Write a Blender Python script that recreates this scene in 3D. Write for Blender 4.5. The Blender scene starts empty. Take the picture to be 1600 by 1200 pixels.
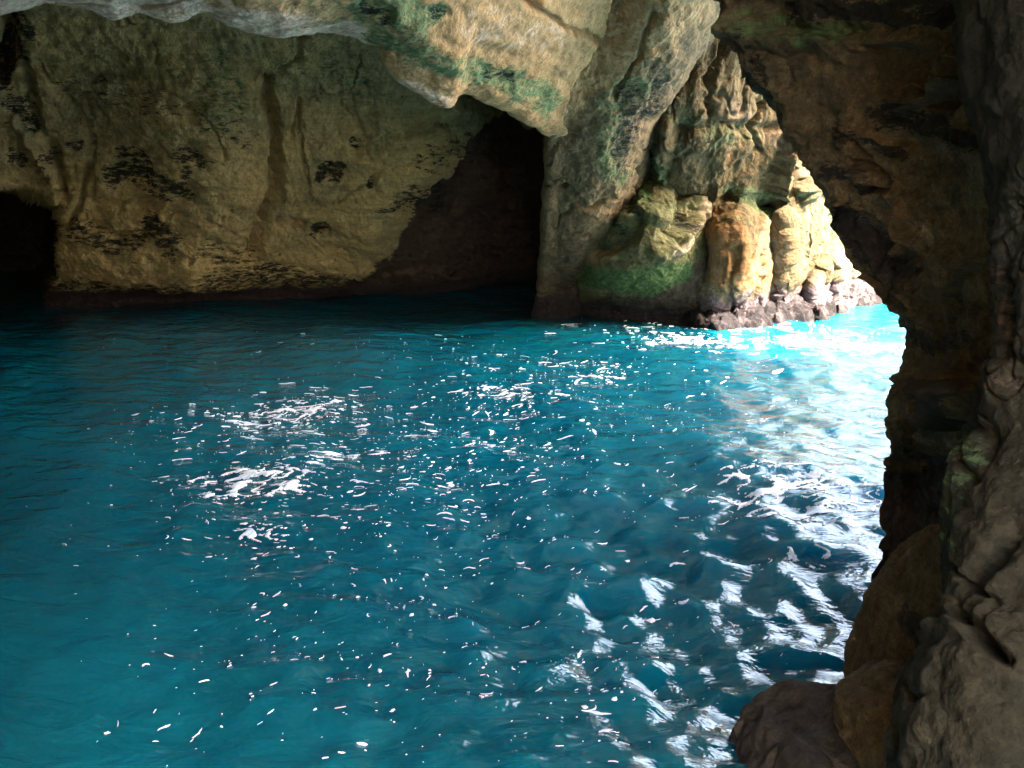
import bpy, math
import numpy as np

# ------------------------------------------------------------------ camera
SC = bpy.context.scene
COL = SC.collection
CAM_H = 4.5
HORIZON = 230.0                       # row of the horizon in the 1600 x 1200 photograph
LENS = 35.0
F = 1600 * LENS / 36.0
PITCH = math.atan((600 - HORIZON) / F)
cam_data = bpy.data.cameras.new('camera')
cam_data.lens = LENS
cam_data.sensor_width = 36
cam_data.clip_start = 0.05
cam_data.clip_end = 20000
cam = bpy.data.objects.new('camera', cam_data)
COL.objects.link(cam)
cam.location = (0, 0, CAM_H)
cam.rotation_euler = (math.pi / 2 - PITCH, 0, 0)
SC.camera = cam

# ------------------------------------------------------------------ sky, sun, exposure
SUN_EL = math.radians(48)
SUN_AZ = math.radians(128)            # from +Y (view direction) towards +X (right)
world = bpy.data.worlds.new('World')
SC.world = world
world.use_nodes = True
wn = world.node_tree
bg = wn.nodes['Background']
sky = wn.nodes.new('ShaderNodeTexSky')
sky.sky_type = 'NISHITA'
sky.sun_disc = False
sky.sun_elevation = SUN_EL
sky.sun_rotation = SUN_AZ
sky.dust_density = 6.0
sky.ozone_density = 0.6
tint = wn.nodes.new('ShaderNodeMix')            # hazy, slightly warm daylight
tint.data_type = 'RGBA'
tint.blend_type = 'MULTIPLY'
tint.inputs[0].default_value = 1.0
tint.inputs[7].default_value = (1.10, 1.0, 0.86, 1)
wn.links.new(sky.outputs[0], tint.inputs[6])
wn.links.new(tint.outputs[2], bg.inputs[0])
bg.inputs[1].default_value = 0.15
sun_data = bpy.data.lights.new('sun', 'SUN')
sun_data.energy = 2.0
sun_data.angle = math.radians(0.5)
sun_data.color = (1.0, 0.93, 0.82)
sun = bpy.data.objects.new('sun', sun_data)
COL.objects.link(sun)
sun.rotation_euler = (math.pi / 2 - SUN_EL, 0, math.pi - SUN_AZ)
SC.view_settings.view_transform = 'Standard'
SC.view_settings.look = 'None'
SC.view_settings.exposure = 4.75
SC.view_settings.gamma = 1
SC.cycles.max_bounces = 8
SC.cycles.diffuse_bounces = 5
SC.cycles.glossy_bounces = 3

# ------------------------------------------------------------------ numeric helpers
rng = np.random.default_rng(7)
PERM = np.random.default_rng(11).permutation(256).astype(np.int64)
PERM = np.concatenate([PERM, PERM, PERM])
GR = np.random.default_rng(12).normal(size=(256, 3))
GR /= np.linalg.norm(GR, axis=1)[:, None]


def perlin(p):
    pi = np.floor(p).astype(np.int64)
    pf = p - pi
    pi &= 255
    w = pf * pf * pf * (pf * (pf * 6 - 15) + 10)
    out = np.zeros(len(p))
    for i in (0, 1):
        wx = w[:, 0] if i else 1 - w[:, 0]
        for j in (0, 1):
            wy = w[:, 1] if j else 1 - w[:, 1]
            for k in (0, 1):
                wz = w[:, 2] if k else 1 - w[:, 2]
                h = PERM[PERM[PERM[(pi[:, 0] + i) & 255] + ((pi[:, 1] + j) & 255)] + ((pi[:, 2] + k) & 255)]
                g = GR[h]
                out += wx * wy * wz * (g[:, 0] * (pf[:, 0] - i) + g[:, 1] * (pf[:, 1] - j) + g[:, 2] * (pf[:, 2] - k))
    return out * 1.6


def fbm(p, freq, octaves=4, gain=0.5, seed=0.0, ridged=False):
    q = p * freq + seed * 7.31
    a, tot, out = 1.0, 0.0, np.zeros(len(p))
    for _ in range(octaves):
        n = perlin(q)
        if ridged:
            n = 1 - 2 * np.abs(n)
        out += a * n
        tot += a
        a *= gain
        q = q * 2.03 + 3.7
    return out / tot


def worley(p, freq, seed=0.0):
    q = p * freq + seed * 5.17
    qi = np.floor(q).astype(np.int64)
    d1 = np.full(len(p), 9.0)
    d2 = np.full(len(p), 9.0)
    for i in (-1, 0, 1):
        for j in (-1, 0, 1):
            for k in (-1, 0, 1):
                c = qi + np.array([i, j, k])
                h = PERM[PERM[PERM[c[:, 0] & 255] + (c[:, 1] & 255)] + (c[:, 2] & 255)]
                f = c + 0.5 + 0.42 * GR[h]
                d = np.linalg.norm(f - q, axis=1)
                d2 = np.where(d < d1, d1, np.minimum(d2, d))
                d1 = np.minimum(d1, d)
    return d1, d2


def sstep(a, b, x):
    t = np.clip((x - a) / (b - a), 0, 1)
    return t * t * (3 - 2 * t)


SP, CP = math.sin(PITCH), math.cos(PITCH)


def ray(px, py):
    u = (px - 800.0) / F
    v = (600.0 - py) / F
    dy = CP + v * SP
    return np.stack([u / dy, np.ones_like(dy), (-SP + v * CP) / dy], -1)


def at(px, py, Y):
    px, py, Y = (np.asarray(a, float) for a in (px, py, Y))
    r = ray(px, py)
    return r * Y[..., None] + np.array([0, 0, CAM_H])


def on_water(px, py):
    r = ray(np.asarray(px, float), np.asarray(py, float))
    return r * (-CAM_H / r[..., 2])[..., None] + np.array([0, 0, CAM_H])


def catmull(c, t):
    n = len(c)
    i = np.clip(np.floor(t).astype(int), 0, n - 2)
    f = (t - i).reshape((-1,) + (1,) * (c.ndim - 1))
    p1, p2 = c[i], c[i + 1]
    p0 = np.where((i > 0).reshape(f.shape), c[np.maximum(i - 1, 0)], 2 * p1 - p2)
    p3 = np.where((i < n - 2).reshape(f.shape), c[np.minimum(i + 2, n - 1)], 2 * p2 - p1)
    return 0.5 * (2 * p1 + (p2 - p0) * f + (2 * p0 - 5 * p1 + 4 * p2 - p3) * f * f + (3 * p1 - p0 - 3 * p2 + p3) * f ** 3)


def seg_dist(x, y, pl):
    pl = np.asarray(pl, float)
    best = np.full(x.shape, 1e9)
    if len(pl) == 1:
        return np.hypot(x - pl[0, 0], y - pl[0, 1])
    for a, b in zip(pl[:-1], pl[1:]):
        ab = b - a
        t = np.clip(((x - a[0]) * ab[0] + (y - a[1]) * ab[1]) / max(ab @ ab, 1e-9), 0, 1)
        best = np.minimum(best, np.hypot(x - a[0] - t * ab[0], y - a[1] - t * ab[1]))
    return best


def poly_sdf(x, y, poly):                                   # negative inside
    poly = np.asarray(poly, float)
    d = seg_dist(x, y, np.vstack([poly, poly[:1]]))
    inside = np.zeros(x.shape, bool)
    n = len(poly)
    for i in range(n):
        (x1, y1), (x2, y2) = poly[i], poly[(i + 1) % n]
        if y1 == y2:
            continue
        c = ((y1 > y) != (y2 > y)) & (x < (x2 - x1) * (y - y1) / (y2 - y1) + x1)
        inside ^= c
    return np.where(inside, -d, d)


# ------------------------------------------------------------------ object helpers
def tag(o, label=None, cat=None, group=None, kind=None):
    if label: o['label'] = label
    if cat: o['category'] = cat
    if group: o['group'] = group
    if kind: o['kind'] = kind
    return o


def mesh_obj(name, V, faces, mat, attrs=None, parent=None, smooth=True):
    """faces: list of int arrays shaped (n, k)"""
    V = np.asarray(V, float)
    base = np.array([(V[:, 0].min() + V[:, 0].max()) / 2, (V[:, 1].min() + V[:, 1].max()) / 2, V[:, 2].min()])
    if parent is not None:
        base = np.array(parent.location)
    me = bpy.data.meshes.new(name)
    me.vertices.add(len(V))
    me.vertices.foreach_set('co', (V - base).astype(np.float32).ravel())
    faces = [np.asarray(f) for f in faces if len(f)]
    nl = sum(f.size for f in faces)
    nf = sum(len(f) for f in faces)
    me.loops.add(nl)
    me.polygons.add(nf)
    me.loops.foreach_set('vertex_index', np.concatenate([f.ravel() for f in faces]).astype(np.int32))
    tot = np.concatenate([np.full(len(f), f.shape[1]) for f in faces])
    start = np.concatenate([[0], np.cumsum(tot)[:-1]])
    me.polygons.foreach_set('loop_start', start.astype(np.int32))
    me.polygons.foreach_set('loop_total', tot.astype(np.int32))
    me.polygons.foreach_set('use_smooth', np.full(nf, smooth))
    me.update(calc_edges=True)
    me.validate()
    for k, a in (attrs or {}).items():
        at_ = me.attributes.new(k, 'FLOAT', 'POINT')
        at_.data.foreach_set('value', np.asarray(a, np.float32))
    me.materials.append(mat)
    o = bpy.data.objects.new(name, me)
    COL.objects.link(o)
    if parent is None:
        o.location = base
    else:
        o.parent = parent
    return o


def grid_faces(n, m, wrap=False):
    i = np.arange(n - 1)[:, None]
    j = np.arange(m if wrap else m - 1)[None, :]
    j2 = (j + 1) % m
    f = np.stack(np.broadcast_arrays(i * m + j, i * m + j2, (i + 1) * m + j2, (i + 1) * m + j), -1)
    return f.reshape(-1, 4)


MASKS = ('dark', 'green', 'pale', 'rust', 'brown')


def paint(px, py, P, strokes):
    """rock stains and a few painted-in patches of light or shade, rough-edged, returned as mask attributes"""
    m = {k: np.zeros(len(px)) for k in MASKS}
    wob = fbm(P, 0.9, 3, seed=3.0) * 22
    wob2 = fbm(P, 0.9, 3, seed=9.0) * 22
    for kind, pts, rad, val in strokes:
        if rad < 0:                                          # filled outline, |rad| = softness
            d = poly_sdf(px + wob, py + wob2, pts)
            f = sstep(rad, -rad, -d)
        else:
            k = min(1, rad / 30)
            d = seg_dist(px + wob * k, py + wob2 * k, pts)
            f = 1 - sstep(0.3 * rad, rad, d)
        m[kind] = np.maximum(m[kind], f * val)
    return m


def finish_rock(name, V, Fs, mat, px, py, strokes, tide, nfront):
    m = paint(px, py, V[:nfront], strokes)
    full = {k: np.zeros(len(V)) for k in MASKS}
    for k in MASKS:
        full[k][:nfront] = m[k]
    z = V[:, 2]
    full['tide'] = 1 - sstep(tide[0], tide[1], z) if tide else np.zeros(len(V))
    return mesh_obj(name, V, Fs, mat, full)


def sheet(name, rows, nu, nv, mat, back=(0, 2.5, 0.5), disp=(), brush=(), push=(), strokes=(), tide=None, seed=0.0, hollow=0.12):
    """rock face through a control grid of (column, row, distance) with real relief and real thickness"""
    c = np.array(rows, float)
    n, k = c.shape[:2]
    g = catmull(c, np.linspace(0, n - 1, nv))
    g = np.swapaxes(catmull(np.swapaxes(g, 0, 1), np.linspace(0, k - 1, nu)), 0, 1)
    px, py, Y = g[..., 0].ravel(), g[..., 1].ravel(), g[..., 2].ravel().copy()
    P0 = at(px, py, Y)
    wx = fbm(P0, 0.8, 3, seed=seed + 1) * 18
    wy = fbm(P0, 0.8, 3, seed=seed + 2) * 18
    for poly, dY, soft in push:
        k = min(1.0, soft / 25 + 0.35)
        Y += dY * sstep(-soft, soft, -poly_sdf(px + wx * k, py + wy * k, poly))
    P = at(px, py, Y)
    G = P.reshape(nv, nu, 3)
    N = np.cross(np.gradient(G, axis=1), np.gradient(G, axis=0)).reshape(-1, 3)
    N /= np.maximum(np.linalg.norm(N, axis=1), 1e-9)[:, None]
    if np.mean(np.sum(N * (np.array([0, 0, CAM_H]) - P), 1)) < 0:
        N = -N
    h = rock_relief(P, disp, seed)
    fx = fbm(P, 3.0, 3, seed=seed + 5) * 8
    fy = fbm(P, 3.0, 3, seed=seed + 6) * 8
    var = 1.0 + 0.7 * fbm(P, 1.1, 2, seed=seed + 7)
    for pts, rad, amp in brush:
        k = min(1, rad / 30) * 0.9
        d = seg_dist(px + wx * k + fx, py + wy * k + fy, pts)
        h += amp * (1 - sstep(0, rad, d * var))
    for kind, pts, rad, val in strokes:
        if kind == 'dark' and rad > 0:
            d = seg_dist(px + wx * 0.6 + fx, py + wy * 0.6 + fy, pts)
            h -= hollow * val * (1 - sstep(0.35 * rad, rad, d))
    V = P + N * h[:, None]
    nfr = len(V)
    Fs = [grid_faces(nv, nu)]
    ring = np.concatenate([np.arange(nu), np.arange(1, nv) * nu + nu - 1, (nv - 1) * nu + np.arange(nu - 2, -1, -1), np.arange(nv - 2, 0, -1) * nu])
    bk = V[ring] + np.array(back)
    ctr = bk.mean(0, keepdims=True)
    b0 = nfr + np.arange(len(ring))
    Fs.append(np.stack([ring, np.roll(ring, -1), np.roll(b0, -1), b0], -1))
    Fs.append(np.stack([b0, np.roll(b0, -1), np.full(len(ring), nfr + len(ring))], -1))
    V = np.vstack([V, bk, ctr])
    return finish_rock(name, V, Fs, mat, px, py, strokes, tide, nfr)


def rock_relief(P, disp, seed):
    h = np.zeros(len(P))
    for kind, freq, amp, *rest in disp:
        s = seed + freq * 1.7
        if kind == 'f':
            h += amp * fbm(P, freq, 5, 0.5, s)
        elif kind == 'r':
            h += amp * fbm(P, freq, 5, 0.5, s, ridged=True)
        elif kind == 'w':                                    # rounded lumps divided by creases
            d1, d2 = worley(P + 0.25 / freq * np.stack([perlin(P * freq * 2 + 9), perlin(P * freq * 2 + 19), perlin(P * freq * 2 + 29)], -1), freq, s)
            h += amp * (np.clip(d2 - d1, 0, 0.45) / 0.45 - 0.6)
        elif kind == 'p':                                    # pits
            d1, d2 = worley(P, freq, s)
            h -= amp * (1 - sstep(0.05, 0.42, d1)) * sstep(-0.1, 0.35, fbm(P, freq * 0.25, 2, 0.5, s + 4))
        elif kind == 'b':                                    # bedding: tilted thin layers
            tilt = rest[0] if rest else 0.12
            q = P.copy()
            q[:, 2] = (P[:, 2] + tilt * P[:, 0]) * 5
            q[:, :2] *= 0.6
            h += amp * fbm(q, freq, 4, 0.55, s)
        elif kind == 'c':                                    # thin open cracks, here and there
            q = P + 0.3 / freq * np.stack([perlin(P * freq * 3 + 2), perlin(P * freq * 3 + 12), perlin(P * freq * 3 + 22)], -1)
            a = np.abs(perlin(q * freq + s * 3.1))
            h -= amp * (1 - sstep(0.0, 0.05 + 0.02 * freq, a)) * sstep(-0.05, 0.3, fbm(P, freq * 0.5, 2, 0.5, s + 8))
        elif kind == 'v':                                    # upright ribs and flutes
            q = P.copy()
            q[:, 2] *= 0.22
            h += amp * fbm(q, freq, 4, 0.5, s, ridged=True)
    return h


def blob(name, outline, Y0, thick, mat, nt=160, npz=100, disp=(), strokes=(), tide=None, seed=0.0, power=0.8, lean=0.0):
    """closed boulder with the given outline at distance Y0 and a real depth"""
    o = np.array(outline, float)
    n = len(o)
    oc = np.vstack([o, o[:1]])
    L = np.concatenate([[0], np.cumsum(np.linalg.norm(np.diff(oc, axis=0), axis=1))])
    t = np.linspace(0, L[-1], nt, endpoint=False)
    ox, oy = np.interp(t, L, oc[:, 0]), np.interp(t, L, oc[:, 1])
    for _ in range(2):
        ox = (np.roll(ox, 1) + 2 * ox + np.roll(ox, -1)) / 4
        oy = (np.roll(oy, 1) + 2 * oy + np.roll(oy, -1)) / 4
    cx, cy = ox.mean(), oy.mean()
    ph = np.linspace(0.02, math.pi - 0.02, npz)[:, None]
    s = np.sin(ph) ** power
    d = np.sign(np.cos(ph)) * np.abs(np.cos(ph)) ** power
    px = cx + (ox - cx)[None] * s
    py = cy + (oy - cy)[None] * s
    P = at(px.ravel(), py.ravel(), np.full(px.size, float(Y0)))
    P[:, 1] -= (np.broadcast_to(d, px.shape) * thick).ravel()
    P[:, 2] -= (np.broadcast_to(d, px.shape) * thick * lean).ravel()
    G = P.reshape(npz, nt, 3)
    Gw = np.concatenate([G[:, -1:], G, G[:, :1]], 1)
    N = np.cross(np.gradient(Gw, axis=1)[:, 1:-1], np.gradient(G, axis=0)).reshape(-1, 3)
    N /= np.maximum(np.linalg.norm(N, axis=1), 1e-9)[:, None]
    if np.mean(np.sum(N * (P - P.mean(0)), 1)) < 0:
        N = -N
    V = P + N * rock_relief(P, disp, seed)[:, None]
    Fs = [grid_faces(npz, nt, True), np.arange(nt)[None, ::-1], (npz - 1) * nt + np.arange(nt)[None]]
    return finish_rock(name, V, Fs, mat, px.ravel(), py.ravel(), strokes, tide, len(V))


# ------------------------------------------------------------------ materials
def new_mat(name):
    m = bpy.data.materials.new(name)
    m.use_nodes = True
    nt = m.node_tree
    b = nt.nodes['Principled BSDF']
    return m, nt, b


class NB:
    def __init__(s, nt): s.nt = nt
    def n(s, t, **kw):
        x = s.nt.nodes.new(t)
        for k, v in kw.items(): setattr(x, k, v)
        return x
    def link(s, a, b): s.nt.links.new(a, b)
    def put(s, sock, v):
        if isinstance(v, bpy.types.NodeSocket): s.link(v, sock)
        else: sock.default_value = v
    def math(s, op, a, b=None, c=None, clamp=False):
        x = s.n('ShaderNodeMath', operation=op, use_clamp=clamp)
        s.put(x.inputs[0], a)
        if b is not None: s.put(x.inputs[1], b)
        if c is not None: s.put(x.inputs[2], c)
        return x.outputs[0]
    def noise(s, vec, scale, detail=6, rough=0.6, dist=0.0):
        x = s.n('ShaderNodeTexNoise')
        s.link(vec, x.inputs['Vector'])
        x.inputs['Scale'].default_value = scale
        x.inputs['Detail'].default_value = detail
        x.inputs['Roughness'].default_value = rough
        x.inputs['Distortion'].default_value = dist
        return x.outputs['Fac']
    def ramp(s, v, a, b, lo=0.0, hi=1.0):
        x = s.n('ShaderNodeMapRange', interpolation_type='SMOOTHSTEP')
        s.put(x.inputs['Value'], v)
        x.inputs['From Min'].default_value = a
        x.inputs['From Max'].default_value = b
        x.inputs['To Min'].default_value = lo
        x.inputs['To Max'].default_value = hi
        return x.outputs['Result']
    def mix(s, f, a, b):
        x = s.n('ShaderNodeMix', data_type='RGBA')
        s.put(x.inputs[0], f)
        for sock, v in ((x.inputs[6], a), (x.inputs[7], b)):
            if isinstance(v, tuple): sock.default_value = (*v, 1)
            else: s.link(v, sock)
        return x.outputs[2]
    def scale_col(s, col, f):
        x = s.n('ShaderNodeVectorMath', operation='SCALE')
        s.link(col, x.inputs[0])
        s.put(x.inputs['Scale'], f)
        return x.outputs[0]
    def mapping(s, vec, rot=(0, 0, 0), sc=(1, 1, 1)):
        x = s.n('ShaderNodeMapping')
        s.link(vec, x.inputs[0])
        x.inputs['Rotation'].default_value = rot
        x.inputs['Scale'].default_value = sc
        return x.outputs[0]


def rock_mat(name, c1, c2, c3, dark=(0.012, 0.014, 0.012), green=(0.05, 0.085, 0.035), pale=(0.5, 0.42, 0.34),
             rust=(0.34, 0.2, 0.1), brown=(0.075, 0.052, 0.037), tide=(0.045, 0.034, 0.036), strata=0.5, moss=0.0,
             speck=0.5, bump=0.5, tilt=0.12, upright=False, grainy=1.0):
    m, nt, b = new_mat(name)
    k = NB(nt)
    P = k.n('ShaderNodeTexCoord').outputs['Object']
    big = k.noise(P, 0.45, 6, 0.6, 0.4)
    mid = k.noise(P, 2.2, 8, 0.65, 0.08)
    fine = k.noise(P, 11.0, 8, 0.7)
    col = k.mix(k.ramp(big, 0.38, 0.62), c1, c2)
    col = k.mix(k.ramp(mid, 0.48, 0.68, 0, 0.7), col, c3)
    sv = k.mapping(P, (0, tilt, 0), (2.2, 2.2, 0.35) if upright else (0.5, 0.5, 4.5))
    st = k.noise(sv, 1.3, 8, 0.68, 0.08)
    lines = k.ramp(st, 0.35, 0.62, 1 - 0.55 * strata, 1.12)
    grain = k.noise(P, 42.0, 6, 0.75)
    lines2 = k.math('MULTIPLY', k.math('MULTIPLY', lines, k.ramp(fine, 0.3, 0.7, 1 - 0.34 * (0.4 + 0.6 * grainy), 1 + 0.28 * (0.4 + 0.6 * grainy))), k.ramp(grain, 0.25, 0.75, 1 - 0.38 * grainy, 1 + 0.38 * grainy))
    col = k.scale_col(col, lines2)
    # pits and specks
    sp = k.ramp(k.math('ADD', k.noise(P, 6.5, 6, 0.7, 0.8), k.math('MULTIPLY', k.math('SUBTRACT', mid, 0.5), 0.5)), 0.62, 0.70, 0, speck)
    col = k.mix(sp, col, dark)
    # stains and painted light or shade, by mask
    edge = k.math('MULTIPLY', k.math('SUBTRACT', k.noise(k.mapping(P, (0, tilt, 0), (0.75, 0.75, 2.6)), 4.5, 9, 0.82, 0.5), 0.5), 3.2)
    edge2 = k.math('MULTIPLY', k.math('SUBTRACT', k.noise(P, 2.0, 8, 0.7, 0.9), 0.5), 1.7)
    def mask(attr, e, lo=0.42, hi=0.58, add=0.0):
        a = k.n('ShaderNodeAttribute', attribute_name=attr).outputs['Fac']
        v = k.math('ADD', k.math('ADD', a, add), k.math('MULTIPLY', e, k.ramp(a, -0.05, 0.15, 1.0 if add else 0.0, 1)))
        return k.ramp(v, lo, hi)
    col = k.mix(k.math('MULTIPLY', mask('rust', edge2, 0.3, 0.9), 0.8), col, rust)
    col = k.mix(k.math('MULTIPLY', mask('pale', edge2, 0.3, 0.8), 0.85), col, k.scale_col(k.mix(0.0, pale, pale), lines2))
    col = k.mix(mask('brown', edge, 0.44, 0.56), col, k.scale_col(k.mix(0.0, brown, brown), lines2))
    gcol = k.mix(k.ramp(fine, 0.35, 0.65), green, tuple(min(1, g * 2.3 + 0.01) for g in green))
    col = k.mix(k.math('MULTIPLY', mask('green', edge, 0.35, 0.75, moss), 0.9), col, gcol)
    col = k.mix(k.math('MULTIPLY', mask('dark', edge, 0.45, 0.55), 0.95), col, dark)
    col = k.mix(mask('tide', edge2, 0.35, 0.7), col, k.scale_col(k.mix(0.0, tide, tide), lines2))
    k.link(col, b.inputs['Base Color'])
    b.inputs['Roughness'].default_value = 0.85
    b.inputs['Specular IOR Level'].default_value = 0.25
    hgt = k.math('ADD', k.math('MULTIPLY', k.noise(P, 5.0, 8, 0.58 + 0.12 * grainy, 0.2), 1.0), k.math('MULTIPLY', st, 0.5 * strata))
    hgt = k.math('ADD', hgt, k.math('MULTIPLY', fine, 0.45))
    hgt = k.math('SUBTRACT', hgt, k.math('MULTIPLY', sp, 0.12))
    bp = k.n('ShaderNodeBump')
    bp.inputs['Strength'].default_value = bump
    bp.inputs['Distance'].default_value = 0.2
    k.link(hgt, bp.inputs['Height'])
    k.link(bp.outputs[0], b.inputs['Normal'])
    return m


M_WALL = rock_mat('cave_wall_rock', (0.46, 0.35, 0.155), (0.34, 0.285, 0.14), (0.52, 0.385, 0.165), strata=0.3, speck=0.75, grainy=0.35, bump=0.85, tilt=0.32, moss=0.0)
M_CEIL = rock_mat('ceiling_rock', grainy=0.4, c1=(0.53, 0.315, 0.145), c2=(0.42, 0.255, 0.12), c3=(0.60, 0.365, 0.18), green=(0.07, 0.115, 0.05), pale=(0.80, 0.58, 0.43), strata=0.2, speck=0.3, tilt=0.4)
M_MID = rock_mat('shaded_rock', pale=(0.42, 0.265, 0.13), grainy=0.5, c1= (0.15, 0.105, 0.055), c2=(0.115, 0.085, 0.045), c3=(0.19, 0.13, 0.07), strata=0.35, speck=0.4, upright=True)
M_GREEN = rock_mat('algae_rock', (0.115, 0.108, 0.05), (0.085, 0.09, 0.04), (0.15, 0.122, 0.06), pale=(0.26, 0.21, 0.15), green=(0.03, 0.058, 0.018), strata=0.4, moss=0.22, tide=(0.05, 0.04, 0.045))
M_CLIFF = rock_mat('cliff_rock', (0.13, 0.09, 0.043), (0.11, 0.086, 0.042), (0.155, 0.104, 0.047), green=(0.055, 0.075, 0.035), strata=0.4, speck=0.5, upright=True, bump=0.8, tide=(0.12, 0.085, 0.09), rust=(0.23, 0.115, 0.042), pale=(0.20, 0.146, 0.1))
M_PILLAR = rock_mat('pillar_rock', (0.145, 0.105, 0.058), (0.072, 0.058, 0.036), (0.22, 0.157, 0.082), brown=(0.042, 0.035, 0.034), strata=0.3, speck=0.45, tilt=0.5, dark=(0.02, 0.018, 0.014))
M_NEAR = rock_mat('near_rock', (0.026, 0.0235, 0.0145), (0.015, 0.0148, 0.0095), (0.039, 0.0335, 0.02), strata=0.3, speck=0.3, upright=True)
M_BOULDER = rock_mat('boulder_rock', (0.046, 0.037, 0.029), (0.032, 0.026, 0.022), (0.07, 0.055, 0.041), strata=0.2, speck=0.35)
M_TIDE = rock_mat('tide_rock', (0.016, 0.012, 0.013), (0.010, 0.008, 0.009), (0.085, 0.066, 0.07), strata=0.2, speck=0.6, bump=0.8)


WATER_X = -4.6                                             # where the water starts to be painted darker and greener for the cave's shade


def water_mat():
    m, nt, b = new_mat('sea_water')
    k = NB(nt)
    P = k.n('ShaderNodeTexCoord').outputs['Object']
    sw = k.noise(P, 0.35, 5, 0.6, 1.2)
    fl = k.noise(k.mapping(P, (0, 0, 0.5), (1, 1.8, 1)), 0.9, 6, 0.6, 1.5)
    col = k.mix(k.ramp(sw, 0.35, 0.65), (0.0, 0.35, 0.86), (0.0, 0.40, 0.92))
    col = k.mix(k.ramp(fl, 0.52, 0.72, 0, 0.45), col, (0.0, 0.25, 0.64))
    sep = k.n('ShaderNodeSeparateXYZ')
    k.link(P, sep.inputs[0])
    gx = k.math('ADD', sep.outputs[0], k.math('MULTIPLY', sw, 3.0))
    col = k.mix(k.ramp(gx, WATER_X - 6, WATER_X + 3.5, 0.9, 0.0), col, (0.002, 0.07, 0.072))    # shade deep in the cave painted as darker, greener water
    k.link(col, b.inputs['Base Color'])
    b.inputs['Roughness'].default_value = 0.02
    b.inputs['IOR'].default_value = 1.37
    b.inputs['Subsurface Weight'].default_value = 1.0       # light scattered sideways through the clear water
    b.inputs['Subsurface Radius'].default_value = (0.3, 2.6, 4.0)
    b.inputs['Subsurface Scale'].default_value = 1.0
    b.inputs['Specular IOR Level'].default_value = 1.0
    h = k.math('ADD', k.noise(k.mapping(P, (0, 0, 0.4), (1, 1.7, 1)), 1.6, 4, 0.55, 0.5), k.math('MULTIPLY', k.noise(P, 5.0, 4, 0.55, 0.3), 0.15))
    bp = k.n('ShaderNodeBump')
    bp.inputs['Strength'].default_value = 1.0
    bp.inputs['Distance'].default_value = 0.07
    k.link(h, bp.inputs['Height'])
    k.link(bp.outputs[0], b.inputs['Normal'])
    return m


def foam_mat():
    m, nt, b = new_mat('sea_foam')
    k = NB(nt)
    P = k.n('ShaderNodeTexCoord').outputs['Object']
    col = k.mix(k.ramp(k.noise(P, 2.6, 5, 0.7), 0.35, 0.6), (0.42, 0.54, 0.72), (0.80, 0.87, 0.97))
    k.link(col, b.inputs['Base Color'])
    b.inputs['Roughness'].default_value = 0.6
    return m


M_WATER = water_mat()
M_FOAM = foam_mat()

# ------------------------------------------------------------------ water
def wave(x, y):
    z = np.zeros_like(x)
    r = np.random.default_rng(5)
    for i in range(22):
        lam = 0.9 * 1.17 ** i
        if lam > 9: lam = 1.2 + 0.4 * i
        a = r.normal(math.radians(215), 0.75)
        kk = 2 * math.pi / lam
        ph = r.uniform(0, 6.28) + 0.6 * np.sin(0.31 * x + 0.23 * y + i)
        z += 0.0052 * lam ** 0.8 * np.sin(kk * (x * math.cos(a) + y * math.sin(a)) + ph)
    chop = 1 + 2.4 * np.exp(-((x - 2.0) ** 2 + (y - 8.6) ** 2) / 20.0) + 1.2 * np.exp(-((x - 8.0) ** 2 + (y - 17.0) ** 2) / 40.0)      # backwash from the pier
    z *= 0.5 + 0.5 * chop
    for i in range(12):
        lam = 0.34 * 1.1 ** i
        a = r.normal(math.radians(205), 0.9)
        kk = 2 * math.pi / lam
        z += 0.0036 * chop ** 1.5 * lam * np.sin(kk * (x * math.cos(a) + y * math.sin(a)) + r.uniform(0, 6.28) + 1.2 * np.sin(0.9 * x - 0.7 * y + i))
    return z


def build_water():
    rr = np.concatenate([np.geomspace(2.2, 70, 640), np.geomspace(75, 6000, 40)])
    aa = np.radians(np.linspace(-80, 100, 620))
    R, A = np.meshgrid(rr, aa, indexing='ij')
    x, y = (R * np.sin(A)).ravel(), (R * np.cos(A)).ravel()
    z = wave(x, y) * (1 - sstep(60, 90, np.hypot(x, y)))
    V = np.stack([x, y, z], -1)
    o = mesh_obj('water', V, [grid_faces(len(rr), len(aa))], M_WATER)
    tag(o, 'turquoise sea water filling the cave and running out to the open sea', 'water', kind='structure')


build_water()

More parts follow.
